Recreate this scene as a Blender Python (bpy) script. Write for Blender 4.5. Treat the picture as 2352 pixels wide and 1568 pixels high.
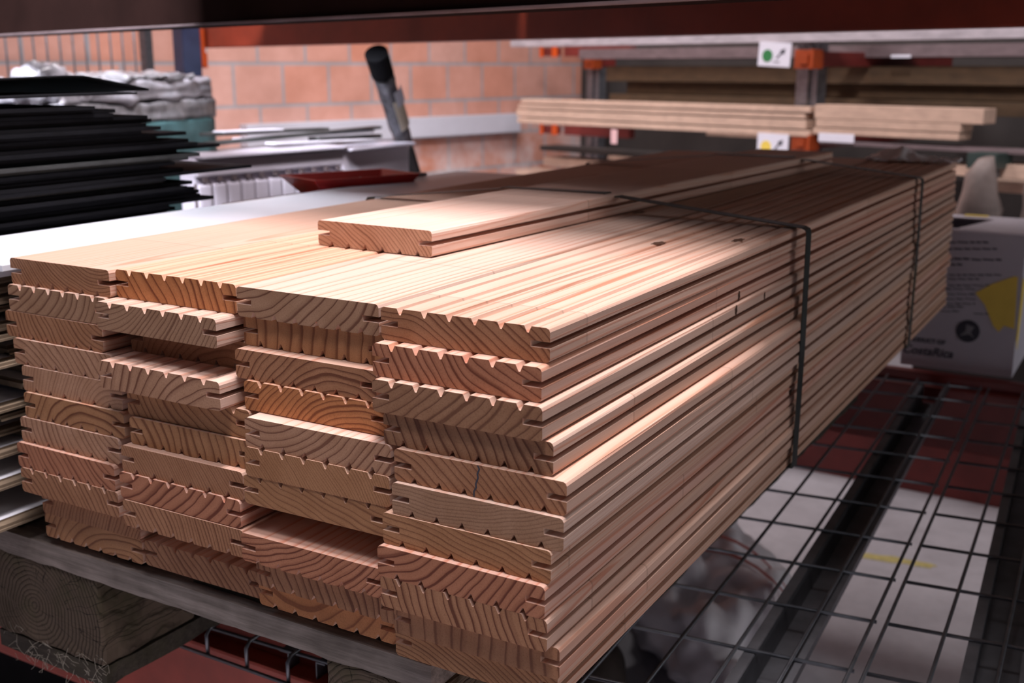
import bpy, bmesh, math, random
from mathutils import Vector, Matrix
random.seed(11)
sc = bpy.context.scene
for o in list(bpy.data.objects): bpy.data.objects.remove(o)
COL = sc.collection
# ------------------------------------------------------------------ camera
CAM = Vector((.365, -.679, 1.178))
PITCH, YAW = math.radians(13.75), math.radians(30.5)
HF = Vector((-math.sin(YAW), math.cos(YAW), 0)); RT = Vector((math.cos(YAW), math.sin(YAW), 0))
FW = HF*math.cos(PITCH) - Vector((0, 0, math.sin(PITCH))); UP = Vector((0, 0, math.cos(PITCH))) + HF*math.sin(PITCH)
cd = bpy.data.cameras.new('camera'); cam = bpy.data.objects.new('camera', cd); COL.objects.link(cam)
cam.location = CAM; cam.rotation_euler = (math.pi/2 - PITCH, 0, YAW)
cd.sensor_width = 36; cd.lens = 2579/2352*36; cd.clip_start = .02
cd.dof.use_dof = True; cd.dof.focus_distance = .90; cd.dof.aperture_fstop = 8.0
sc.camera = cam
# ------------------------------------------------------------------ view, world, lamps
vs = sc.view_settings; sc.display_settings.display_device = 'sRGB'
vs.view_transform = 'Standard'; vs.look = 'None'; vs.gamma = 1; vs.use_curve_mapping = False; vs.exposure = 0.0
w = bpy.data.worlds.new('world'); sc.world = w; w.use_nodes = True
w.node_tree.nodes['Background'].inputs[0].default_value = (.72, .74, 1, 1)
w.node_tree.nodes['Background'].inputs[1].default_value = .065
def area(name, loc, target, sx, sy, power, col):
    l = bpy.data.lights.new(name, 'AREA'); l.shape = 'RECTANGLE'; l.size = sx; l.size_y = sy; l.energy = power; l.color = col
    o = bpy.data.objects.new(name, l); COL.objects.link(o); o.location = loc
    o.rotation_euler = (Vector(target)-Vector(loc)).to_track_quat('-Z', 'Y').to_euler(); return o
area('aisle_lamp_overhead', (.05, .12, 3.6), (-.2, .1, 1), 1.0, .35, 138, (1, .90, .93))
area('aisle_lamp_front', (.35, -1.0, 3.6), (-.2, .2, 1), 1.0, .35, 34, (1, .90, .93))
area('radiator_fill', (-.75, -1.2, 3.3), (-1.62, 1.25, .95), .6, .5, 24, (.90, .91, 1)).data.spread = .75  # added spot fill brightening the radiators and the wrapped bundle
area('aisle_window_left', (-2.0, -1.2, 3.2), (-.8, .1, .9), 1.0, .6, 12, (.80, .86, 1))
area('aisle_lamp_right', (2.0, -.9, 3.2), (0, .2, .85), .8, .5, 7, (1, .92, .9))
area('wall_lamp', (-1.6, 2.6, 3.3), (-2.7, 3.5, .9), 1.6, .5, 75, (1, .93, .95))
area('rack_lamp', (.9, 1.9, 3.3), (-.5, 3.4, 1.0), 1.4, .4, 7, (1, .90, .94))
area('low_right_fill', (3.0, 1.5, 1.0), (-.2, 1.6, .3), 1.2, .6, 11.5, (1, .97, .98))  # added low fill from the right, standing for light off aisle and floor
# ------------------------------------------------------------------ pixel to place (2352 x 1568 frame)
def ray(x, y): return RT*((x-1176)/2579) + UP*((784-y)/2579) + FW
def dep(x, y, d): return CAM + ray(x, y)*d
def onz(x, y, z): d = ray(x, y); return CAM + d*((z-CAM.z)/d.z)
def onpl(x, y, P, n): d = ray(x, y); return CAM + d*((P-CAM).dot(n)/d.dot(n))
# ------------------------------------------------------------------ materials
def nt(name):
    m = bpy.data.materials.new(name); m.use_nodes = True; t = m.node_tree; b = t.nodes['Principled BSDF']
    return m, t, b
def node(t, ty, **k):
    n = t.nodes.new(ty)
    for a, v in k.items():
        if a.startswith('i_'):
            key = a[2:]; key = int(key) if key.isdigit() else key
            n.inputs[key].default_value = v
        else: setattr(n, a, v)
    return n
def mth(t, op, a, b=None, c=None):
    n = t.nodes.new('ShaderNodeMath'); n.operation = op
    for i, v in enumerate((a, b, c)):
        if v is None: continue
        if isinstance(v, (int, float)): n.inputs[i].default_value = v
        else: t.links.new(v, n.inputs[i])
    return n.outputs[0]
def mixc(t, f, a, b, bt='MIX'):
    n = t.nodes.new('ShaderNodeMix'); n.data_type = 'RGBA'; n.blend_type = bt
    for i, v in ((0, f), (6, a), (7, b)):
        if isinstance(v, (int, float)): n.inputs[i].default_value = v
        elif isinstance(v, tuple): n.inputs[i].default_value = (*v[:3], 1)
        else: t.links.new(v, n.inputs[i])
    return n.outputs[2]
def ramp(t, f, pts):
    n = t.nodes.new('ShaderNodeValToRGB'); e = n.color_ramp.elements
    while len(e) < len(pts): e.new(.5)
    for k, (p, c) in enumerate(pts): e[k].position = p; e[k].color = (*c, 1) if isinstance(c, tuple) else (c, c, c, 1)
    t.links.new(f, n.inputs[0]); return n.outputs[0]
def noise(t, vec, scale, detail=3, rough=.5, sc3=None, out=0):
    if sc3:
        mp = node(t, 'ShaderNodeMapping'); mp.inputs['Scale'].default_value = sc3; t.links.new(vec, mp.inputs[0]); vec = mp.outputs[0]
    n = node(t, 'ShaderNodeTexNoise'); n.inputs['Scale'].default_value = scale; n.inputs['Detail'].default_value = detail; n.inputs['Roughness'].default_value = rough
    t.links.new(vec, n.inputs['Vector']); return n.outputs[out]
def plain(name, col, rough=.5, metal=0, var=.15, scale=20, bump=0, sc3=None, spec=.5, alpha=1):
    m, t, b = nt(name); tc = node(t, 'ShaderNodeTexCoord')
    f = noise(t, tc.outputs['Object'], scale, 4, .6, sc3)
    f2 = ramp(t, f, [(.3, 0.), (.7, 1.)])
    t.links.new(mixc(t, f2, tuple(c*(1-var) for c in col), tuple(min(1, c*(1+var)) for c in col)), b.inputs['Base Color'])
    b.inputs['Roughness'].default_value = rough; b.inputs['Metallic'].default_value = metal
    b.inputs['Specular IOR Level'].default_value = spec; b.inputs['Alpha'].default_value = alpha
    if bump:
        bn = node(t, 'ShaderNodeBump'); bn.inputs['Strength'].default_value = bump; bn.inputs['Distance'].default_value = .002
        t.links.new(f, bn.inputs['Height']); t.links.new(bn.outputs[0], b.inputs['Normal'])
    return m
def softwood():
    """sawn softwood: growth rings about a pith line given per board, so ends, faces and edges agree"""
    m, t, b = nt('softwood'); L = t.links.new
    tc = node(t, 'ShaderNodeTexCoord'); P = tc.outputs['Object']
    def att(n):
        a = node(t, 'ShaderNodeAttribute'); a.attribute_type = 'OBJECT'; a.attribute_name = n; return a
    pith = att('pith').outputs['Vector']; tint = att('tint').outputs['Color']; par = att('ring').outputs['Vector']
    ps = node(t, 'ShaderNodeSeparateXYZ'); L(par, ps.inputs[0])   # x rings per metre, y contrast, z seed
    va = node(t, 'ShaderNodeVectorMath', operation='ADD'); cb = node(t, 'ShaderNodeCombineXYZ'); L(ps.outputs[2], cb.inputs[1]); L(ps.outputs[2], cb.inputs[0])
    L(P, va.inputs[0]); L(cb.outputs[0], va.inputs[1]); PS = va.outputs[0]
    wob = noise(t, PS, 1, 2, .5, (9, 1.0, 9), 1)
    sub = node(t, 'ShaderNodeVectorMath', operation='SUBTRACT'); L(P, sub.inputs[0]); L(pith, sub.inputs[1])
    wo = node(t, 'ShaderNodeVectorMath', operation='MULTIPLY_ADD'); L(wob, wo.inputs[0]); wo.inputs[1].default_value = (.030, 0, .030); L(sub.outputs[0], wo.inputs[2])
    wob2 = noise(t, PS, 1, 2, .5, (40, 3, 40), 1)
    wo2 = node(t, 'ShaderNodeVectorMath', operation='MULTIPLY_ADD'); L(wob2, wo2.inputs[0]); wo2.inputs[1].default_value = (.003, 0, .003); L(wo.outputs[0], wo2.inputs[2])
    s = node(t, 'ShaderNodeSeparateXYZ'); L(wo2.outputs[0], s.inputs[0])
    r = mth(t, 'SQRT', mth(t, 'ADD', mth(t, 'MULTIPLY', s.outputs[0], s.outputs[0]), mth(t, 'MULTIPLY', s.outputs[2], s.outputs[2])))
    rf = mth(t, 'MULTIPLY', r, ps.outputs[0])
    n1 = node(t, 'ShaderNodeTexNoise', noise_dimensions='1D'); n1.inputs['Scale'].default_value = .9; L(mth(t, 'ADD', rf, ps.outputs[2]), n1.inputs['W'])
    rr = mth(t, 'ADD', rf, mth(t, 'MULTIPLY', n1.outputs[0], .8))
    fr = mth(t, 'FRACT', rr)
    late = ramp(t, fr, [(0, .10), (.42, 0.), (.72, .35), (.84, 1.), (.93, .95), (1, .10)])
    late = mth(t, 'MULTIPLY', late, ps.outputs[1])
    g = node(t, 'ShaderNodeNewGeometry'); vt = node(t, 'ShaderNodeVectorTransform', vector_type='NORMAL', convert_from='WORLD', convert_to='OBJECT')
    L(g.outputs['True Normal'], vt.inputs[0]); sn = node(t, 'ShaderNodeSeparateXYZ'); L(vt.outputs[0], sn.inputs[0])
    end = ramp(t, mth(t, 'ABSOLUTE', sn.outputs[1]), [(.55, 0.), (.75, 1.)])
    # long grain
    early = mixc(t, .42, tint, (.86, .66, .56))
    lcol = mixc(t, 1, early, (.80, .50, .40), 'MULTIPLY')
    br = noise(t, PS, 1, 3, .5, (14, .8, 14))
    lcol = mixc(t, ramp(t, br, [(.45, 0.), (.7, 1.)]), lcol, (.72, .36, .22))
    fib = noise(t, PS, 1, 4, .7, (700, 12, 700))
    side = mixc(t, mth(t, 'MULTIPLY', late, .85), early, lcol)
    side = mixc(t, .35, side, ramp(t, fib, [(.3, (.72, .64, .58)), (.65, (1, 1, 1))]), 'MULTIPLY')
    # finger joints: lengths glued end to end, each a little different in tone
    sy = node(t, 'ShaderNodeSeparateXYZ'); L(P, sy.inputs[0]); yy = mth(t, 'ADD', mth(t, 'MULTIPLY', sy.outputs[1], 2.3), ps.outputs[2])
    wn = node(t, 'ShaderNodeTexWhiteNoise', noise_dimensions='1D'); L(mth(t, 'FLOOR', yy), wn.inputs['W'])
    side = mixc(t, .30, side, ramp(t, wn.outputs[0], [(0, (.66, .58, .50)), (1, (1.0, 1.0, 1.0))]), 'MULTIPLY')
    side = mixc(t, ramp(t, mth(t, 'FRACT', yy), [(0, .45), (.007, 0.)]), side, (.16, .09, .06))
    # end grain: darker, pores
    e2 = mixc(t, 1, tint, (.75, .625, .49), 'MULTIPLY')
    l2 = mixc(t, 1, e2, (.33, .21, .19), 'MULTIPLY')
    endc = mixc(t, late, e2, l2)
    sp = noise(t, PS, 1, 3, .8, (900, 900, 900))
    endc = mixc(t, .5, endc, ramp(t, sp, [(.32, (.5, .42, .36)), (.52, (1, 1, 1)), (.72, (1.0, 1.0, 1.0))]), 'MULTIPLY')
    blot = noise(t, PS, 1, 3, .6, (26, 26, 26))
    endc = mixc(t, .55, endc, ramp(t, blot, [(.32, (.74, .66, .58)), (.62, (1, 1, 1))]), 'MULTIPLY')
    L(mixc(t, end, side, endc), b.inputs['Base Color'])
    b.inputs['Roughness'].default_value = .62; b.inputs['Specular IOR Level'].default_value = .25
    bn = node(t, 'ShaderNodeBump'); bn.inputs['Strength'].default_value = .25; bn.inputs['Distance'].default_value = .0006
    L(mth(t, 'ADD', mth(t, 'MULTIPLY', late, .6), mth(t, 'ADD', mth(t, 'MULTIPLY', fib, .5), mth(t, 'MULTIPLY', sp, .5))), bn.inputs['Height']); L(bn.outputs[0], b.inputs['Normal'])
    return m
WOOD = softwood()
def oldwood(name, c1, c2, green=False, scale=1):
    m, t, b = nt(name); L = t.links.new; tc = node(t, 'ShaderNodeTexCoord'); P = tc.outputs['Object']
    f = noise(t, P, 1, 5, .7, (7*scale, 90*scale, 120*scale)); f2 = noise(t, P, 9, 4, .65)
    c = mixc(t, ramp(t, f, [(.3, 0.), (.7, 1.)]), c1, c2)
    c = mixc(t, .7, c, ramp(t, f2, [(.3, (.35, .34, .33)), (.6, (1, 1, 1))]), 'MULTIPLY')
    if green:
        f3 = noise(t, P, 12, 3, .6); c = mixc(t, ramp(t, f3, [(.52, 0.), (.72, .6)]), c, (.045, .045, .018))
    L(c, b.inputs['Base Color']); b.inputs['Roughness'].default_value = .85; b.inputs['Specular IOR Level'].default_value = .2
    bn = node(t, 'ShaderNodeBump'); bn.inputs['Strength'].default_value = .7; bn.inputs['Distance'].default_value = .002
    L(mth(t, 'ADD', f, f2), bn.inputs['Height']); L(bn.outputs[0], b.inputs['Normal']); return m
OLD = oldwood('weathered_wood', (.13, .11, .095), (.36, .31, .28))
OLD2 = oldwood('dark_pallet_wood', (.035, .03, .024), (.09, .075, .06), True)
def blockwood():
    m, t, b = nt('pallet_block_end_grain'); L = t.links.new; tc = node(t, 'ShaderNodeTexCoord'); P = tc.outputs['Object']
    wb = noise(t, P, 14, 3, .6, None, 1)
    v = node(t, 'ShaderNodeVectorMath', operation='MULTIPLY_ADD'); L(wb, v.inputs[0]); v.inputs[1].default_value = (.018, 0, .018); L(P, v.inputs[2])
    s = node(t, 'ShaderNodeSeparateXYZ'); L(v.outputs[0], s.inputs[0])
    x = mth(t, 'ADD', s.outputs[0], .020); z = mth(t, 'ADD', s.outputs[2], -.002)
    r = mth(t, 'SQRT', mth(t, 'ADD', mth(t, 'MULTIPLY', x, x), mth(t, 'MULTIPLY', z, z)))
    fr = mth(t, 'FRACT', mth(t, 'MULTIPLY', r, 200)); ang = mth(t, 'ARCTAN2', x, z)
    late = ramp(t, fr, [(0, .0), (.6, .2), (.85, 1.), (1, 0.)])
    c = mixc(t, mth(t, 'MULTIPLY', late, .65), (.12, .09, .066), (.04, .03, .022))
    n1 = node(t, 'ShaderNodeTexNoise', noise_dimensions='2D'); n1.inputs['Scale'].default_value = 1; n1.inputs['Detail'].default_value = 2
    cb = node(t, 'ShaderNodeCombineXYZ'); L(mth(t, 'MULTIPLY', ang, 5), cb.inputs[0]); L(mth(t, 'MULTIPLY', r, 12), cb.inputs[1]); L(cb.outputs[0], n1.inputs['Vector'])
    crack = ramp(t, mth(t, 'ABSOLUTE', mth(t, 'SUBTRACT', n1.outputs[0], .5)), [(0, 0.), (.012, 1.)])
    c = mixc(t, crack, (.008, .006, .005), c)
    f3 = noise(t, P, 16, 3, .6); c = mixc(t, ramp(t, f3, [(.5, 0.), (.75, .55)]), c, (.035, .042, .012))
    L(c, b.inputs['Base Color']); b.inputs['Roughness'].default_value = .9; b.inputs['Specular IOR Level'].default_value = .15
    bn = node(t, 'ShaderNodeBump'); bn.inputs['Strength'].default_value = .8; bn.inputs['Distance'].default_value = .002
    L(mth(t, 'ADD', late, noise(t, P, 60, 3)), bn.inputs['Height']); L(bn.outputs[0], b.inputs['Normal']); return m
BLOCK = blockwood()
def brickmat():
    m, t, b = nt('orange_hollow_brick'); L = t.links.new; tc = node(t, 'ShaderNodeTexCoord'); P = tc.outputs['Object']
    n = node(t, 'ShaderNodeTexBrick'); n.offset = .5; n.inputs['Scale'].default_value = 1
    n.inputs['Brick Width'].default_value = .245; n.inputs['Row Height'].default_value = .170; n.inputs['Mortar Size'].default_value = .0075; n.inputs['Mortar Smooth'].default_value = .15
    n.inputs['Color1'].default_value = (.58, .235, .15, 1); n.inputs['Color2'].default_value = (.56, .31, .25, 1); n.inputs['Mortar'].default_value = (.34, .31, .32, 1)
    L(P, n.inputs['Vector'])
    f = noise(t, P, 7, 4, .6); c = mixc(t, .45, n.outputs[0], ramp(t, f, [(.3, (.7, .68, .66)), (.65, (1.1, 1.05, 1.05))]), 'MULTIPLY')
    f2 = noise(t, P, 3.5, 5, .7); s = node(t, 'ShaderNodeSeparateXYZ'); L(P, s.inputs[0])
    low = ramp(t, s.outputs[1], [(.72, 1.), (.98, .08)])       # lime bloom on the lower courses
    c = mixc(t, mth(t, 'MULTIPLY', ramp(t, f2, [(.42, 0.), (.66, .85)]), low), c, (.62, .56, .56))
    L(c, b.inputs['Base Color']); b.inputs['Roughness'].default_value = .9
    bn = node(t, 'ShaderNodeBump'); bn.inputs['Strength'].default_value = .6; bn.inputs['Distance'].default_value = .006; bn.invert = True
    L(n.outputs['Fac'], bn.inputs['Height']); L(bn.outputs[0], b.inputs['Normal']); return m
def floormat():
    m, t, b = nt('worn_concrete'); L = t.links.new; tc = node(t, 'ShaderNodeTexCoord'); P = tc.outputs['Object']
    f = noise(t, P, 3, 6, .6); f2 = noise(t, P, 30, 4, .6)
    c = mixc(t, ramp(t, f, [(.3, 0.), (.7, 1.)]), (.44, .425, .45), (.68, .665, .70)); c = mixc(t, .3, c, ramp(t, f2, [(.3, (.7, .7, .7)), (.6, (1, 1, 1))]), 'MULTIPLY')
    L(c, b.inputs['Base Color']); b.inputs['Roughness'].default_value = .6; return m
M = dict(
 steel=plain('galvanised_steel', (.30, .31, .34), .42, .85, .25, 40),
 wire=plain('zinc_wire', (.17, .18, .20), .38, .9, .2, 60),
 wire_red=plain('zinc_wire_front', (.30, .33, .38), .45, .6, .2, 60),
 chan=plain('dull_zinc_channel', (.16, .165, .18), .5, .7, .2, 25),
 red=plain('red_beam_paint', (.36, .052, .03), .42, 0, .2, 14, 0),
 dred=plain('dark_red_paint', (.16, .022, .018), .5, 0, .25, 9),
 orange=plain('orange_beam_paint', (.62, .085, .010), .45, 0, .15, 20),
 navy=plain('dark_blue_paint', (.016, .022, .05), .4, 0, .2, 20),
 strap=plain('green_black_strap', (.028, .040, .038), .33, .35, .15, 60),
 white=plain('white_laminate', (.74, .76, .82), .35, 0, .04, 8),
 core=plain('fibreboard_core', (.20, .15, .10), .8, 0, .2, 90),
 black=plain('black_sheet_plastic', (.0035, .0035, .005), .8, 0, .3, 30, 0, None, .15),
 blackedge=plain('grey_sheet_edge', (.028, .03, .03), .5, 0, .3, 30),
 radi=plain('white_enamel', (.50, .47, .54), .35, 0, .05, 12),
 radid=plain('shaded_grille_slot', (.10, .075, .08), .6),
 trunk=plain('white_plastic_profile', (.56, .55, .61), .35, 0, .04, 10),
 slat=plain('dark_grey_profile', (.05, .055, .055), .45, 0, .3, 30),
 tray=plain('red_plastic', (.52, .022, .018), .35, 0, .12, 20),
 grey=plain('grey_plastic', (.20, .20, .22), .4, 0, .15, 20),
 film=plain('stretch_film', (.40, .39, .43), .3, 0, .45, 22, .8, None, .8),
 filmd=plain('stretch_film_over_grey_goods', (.24, .235, .25), .2, 0, .45, 26, .8, None, .8),
 teal=plain('teal_goods', (.07, .15, .16), .35, 0, .3, 20),
 tube=plain('black_pipe_plastic', (.02, .022, .026), .3, 0, .3, 30),
 tubew=plain('film_over_black_pipe', (.11, .11, .125), .2, 0, .7, 30, .8, (1, 1, .35)),
 label=plain('cream_paper', (.74, .66, .55), .6, 0, .08, 20),
 paper=plain('white_paper', (.72, .72, .80), .6, 0, .03, 20),
 green=plain('green_print', (.03, .20, .06), .6, 0, .05, 20),
 yellow=plain('yellow_print', (.80, .60, .10), .6, 0, .06, 20),
 ink=plain('black_print', (.035, .035, .05), .6, 0, .1, 20),
 box=plain('white_cardboard', (.50, .49, .55), .65, 0, .05, 9),
 boxin=plain('cardboard_inside', (.16, .12, .09), .8),
 lid=plain('white_cardboard_top', (.66, .62, .68), .6, 0, .12, 14),
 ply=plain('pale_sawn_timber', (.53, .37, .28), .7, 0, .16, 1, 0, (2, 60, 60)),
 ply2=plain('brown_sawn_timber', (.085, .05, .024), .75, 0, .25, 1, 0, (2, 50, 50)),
 greyt=plain('grey_sawn_plank', (.42, .385, .41), .75, 0, .22, 1, 0, (4, 50, 50)),
 mauve=plain('brown_grey_plank', (.15, .11, .115), .75, 0, .25, 1, 0, (4, 50, 50)),
 bag=plain('translucent_white_bag', (.88, .86, .90), .55, 0, .05, 24, .2),
 bagr=plain('red_tape', (.42, .05, .03), .4),
 darkst=plain('dark_clutter', (.05, .035, .03), .8, 0, .4, 12),
 pink=plain('pink_tag_paper', (.70, .45, .45), .6),
 gbag=plain('grey_sack', (.24, .19, .17), .55, 0, .3, 16, .8),
 dgreen=plain('dark_green_plastic', (.03, .05, .045), .5),
 mark=plain('yellow_floor_paint', (.62, .54, .20), .7, 0, .2, 60),
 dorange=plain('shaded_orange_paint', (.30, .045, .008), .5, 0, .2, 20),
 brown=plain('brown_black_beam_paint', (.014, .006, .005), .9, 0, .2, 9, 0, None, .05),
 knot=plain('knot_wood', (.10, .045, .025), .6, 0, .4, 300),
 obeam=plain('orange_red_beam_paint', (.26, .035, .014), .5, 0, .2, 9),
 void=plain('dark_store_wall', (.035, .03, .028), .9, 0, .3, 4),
)
# ------------------------------------------------------------------ building helpers
def setp(o, label=None, cat=None, group=None, kind=None):
    if label: o['label'] = label
    if cat: o['category'] = cat
    if group: o['group'] = group
    if kind: o['kind'] = kind
    return o
def empty(name, loc, label=None, cat=None, group=None, rz=0):
    o = bpy.data.objects.new(name, None); COL.objects.link(o); o.location = loc; o.rotation_euler = (0, 0, rz); o.empty_display_size = .05
    return setp(o, label, cat, group)
def finish(name, bm, mats, parent=None, loc=(0, 0, 0), rot=(0, 0, 0), smooth=False, world=False):
    """world=True: the bmesh is in world space, it is moved to an origin of its own (bottom centre) or into the parent's frame"""
    bmesh.ops.recalc_face_normals(bm, faces=bm.faces[:])
    if world:
        if parent is None:
            vs_ = [v.co for v in bm.verts]; mn = Vector([min(v[i] for v in vs_) for i in range(3)]); mx = Vector([max(v[i] for v in vs_) for i in range(3)])
            loc = Vector(((mn.x+mx.x)/2, (mn.y+mx.y)/2, mn.z)); bmesh.ops.translate(bm, verts=bm.verts[:], vec=-loc)
        else:
            Mi = (Matrix.Translation(parent.location) @ parent.rotation_euler.to_matrix().to_4x4()).inverted(); bmesh.ops.transform(bm, matrix=Mi, verts=bm.verts[:])
    me = bpy.data.meshes.new(name); bm.to_mesh(me); bm.free()
    for m in (mats if isinstance(mats, (list, tuple)) else [mats]): me.materials.append(m)
    if smooth:
        for p in me.polygons: p.use_smooth = True
    o = bpy.data.objects.new(name, me); COL.objects.link(o); o.location = loc; o.rotation_euler = rot
    if parent: o.parent = parent
    return o
def addbox(bm, c, s, R=None, bev=0, mi=0):
    """box with centre c, sizes s, optional 3x3 rotation"""
    r = bmesh.ops.create_cube(bm, size=1); vs_ = r['verts']
    bmesh.ops.scale(bm, vec=s, verts=vs_)
    if bev:
        es = list({e for v in vs_ for e in v.link_edges}); q = bmesh.ops.bevel(bm, geom=es, offset=bev, segments=2, affect='EDGES', profile=.6)
        vs_ = list({v for f in q['faces'] for v in f.verts} | {v for v in vs_ if v.is_valid})
    fs = {f for v in vs_ for f in v.link_faces}
    if R is not None: bmesh.ops.transform(bm, matrix=R.to_4x4() if len(R) == 3 else R, verts=vs_)
    bmesh.ops.translate(bm, vec=c, verts=vs_)
    for f in fs: f.material_index = mi
    return vs_
def basis(u, up=Vector((0, 0, 1))):
    u = Vector(u).normalized(); v = up.cross(u).normalized(); w_ = u.cross(v)
    return Matrix((u, v, w_)).transposed()
def addbar(bm, a, b, wd, ht, bev=0, mi=0, side=0):
    """bar from a to b (centre line), horizontal width wd, height ht"""
    a, b = Vector(a), Vector(b); R = basis(b-a)
    return addbox(bm, (a+b)/2 + R.col[1]*side, ((b-a).length, wd, ht), R, bev, mi)
def addtube(bm, pts, r, n=8, cap=True, mi=0, ref=None):
    pts = [Vector(p) for p in pts]; rings = []
    rs = r if isinstance(r, (list, tuple)) else [r]*len(pts)
    for i, p in enumerate(pts):
        d = (pts[min(i+1, len(pts)-1)] - pts[max(i-1, 0)]).normalized()
        a = d.cross(Vector((0, 0, 1))); a = a.normalized() if a.length > .01 else Vector((1, 0, 0))
        if ref is not None: a = (Vector(ref) - d*d.dot(Vector(ref))).normalized()
        b_ = d.cross(a)
        rings.append([bm.verts.new(p + a*rs[i]*math.cos(2*math.pi*k/n) + b_*rs[i]*math.sin(2*math.pi*k/n)) for k in range(n)])
    for i in range(len(pts)-1):
        for k in range(n):
            f = bm.faces.new((rings[i][k], rings[i][(k+1) % n], rings[i+1][(k+1) % n], rings[i+1][k])); f.material_index = mi; f.smooth = True
    if cap:
        for q in (rings[0], rings[-1]):
            f = bm.faces.new(q); f.material_index = mi
    return rings
def addribbon(bm, pts, wv, th, mi=0):
    """band of width vector wv along pts, thickness th"""
    pts = [Vector(p) for p in pts]; wv = Vector(wv); pr = []
    for i, p in enumerate(pts):
        d = (pts[min(i+1, len(pts)-1)] - pts[max(i-1, 0)]).normalized(); n = d.cross(wv).normalized()*th
        pr.append([bm.verts.new(p+wv/2), bm.verts.new(p-wv/2), bm.verts.new(p-wv/2+n), bm.verts.new(p+wv/2+n)])
    for i in range(len(pts)-1):
        for k in range(4): bm.faces.new((pr[i][k], pr[i][(k+1) % 4], pr[i+1][(k+1) % 4], pr[i+1][k]))
    bm.faces.new(pr[0]); bm.faces.new(pr[-1])
def addprism(bm, poly, vec, mi=0):
    a = [bm.verts.new(Vector(p)) for p in poly]; b = [bm.verts.new(Vector(p)+Vector(vec)) for p in poly]; n = len(a)
    fs = [bm.faces.new(a), bm.faces.new(b[::-1])] + [bm.faces.new((a[i], a[(i+1) % n], b[(i+1) % n], b[i])) for i in range(n)]
    for f in fs: f.material_index = mi
def lumpy(bm, amp, freq, seed=0):
    from mathutils import noise as N
    bm.normal_update()
    for v in bm.verts: v.co += v.normal * (N.noise(v.co*freq + Vector((seed, seed*.7, seed*1.3)))*amp)
# ------------------------------------------------------------------ grooved decking boards
TH, PITCHZ, ZT, BW = .0255, .0259, 1.0, .146
def profile(wd, th, groove_top):
    """cross section (x right, z up from the board's top-left corner), slots in both edges, six V grooves on one face"""
    c, sd, sh, sz = .0030, .0158, .0047, -.0125
    def vees(z, s):
        out = []
        for k in range(6):
            x = .018 + k*(wd-.036)/5; out += [(x-.0031, z), (x-.0007, z-s*.0049), (x+.0007, z-s*.0049), (x+.0031, z)]
        return out
    top = vees(0, 1) if groove_top else []
    bot = vees(-th, -1) if not groove_top else []
    p = [(0, -c), (c*.35, -c*.3), (c, 0)] + top + [(wd-c, 0), (wd-c*.35, -c*.3), (wd, -c)]
    p += [(wd, sz+sh/2), (wd-sd, sz+sh/2), (wd-sd, sz-sh/2), (wd, sz-sh/2)]
    p += [(wd, -th+c), (wd-c*.35, -th+c*.3), (wd-c, -th)] + bot[::-1] + [(c, -th), (c*.35, -th+c*.3), (0, -th+c)]
    p += [(0, sz-sh/2), (sd, sz-sh/2), (sd, sz+sh/2), (0, sz+sh/2)]
    return p
def board_mesh(wd, th, length, gt, seed=0, cuts=8, crack=False):
    rnd = random.Random(seed); bm = bmesh.new(); P = profile(wd, th, gt); n = len(P)
    ys = [0] + [length*(k/cuts) for k in range(1, cuts+1)]; rings = []
    for y in ys: rings.append([bm.verts.new((x + (rnd.uniform(-.0005, .0005) if y else 0), y, z)) for x, z in P])
    for a, b in zip(rings, rings[1:]):
        for i in range(n): bm.faces.new((a[i], a[(i+1) % n], b[(i+1) % n], b[i]))
    from mathutils.geometry import delaunay_2d_cdt
    tri = delaunay_2d_cdt([Vector(q) for q in P], [], [list(range(n))[::-1]], 1, 1e-7)
    for rg in (rings[0], rings[-1]):
        for f in tri[2]:
            f = [tri[3][i][0] for i in f]; bm.faces.new([rg[i] for i in f])
    return bm
TINT = dict(o=(.68, .35, .18), g=(.51, .36, .28), p=(.62, .42, .33), r=(.60, .31, .22), b=(.52, .31, .21), y=(.56, .34, .21), k=(.44, .28, .20))
WORD = dict(o='orange', g='grey-beige', p='pinkish', r='reddish', b='brown', y='yellowish', k='dark')
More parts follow.
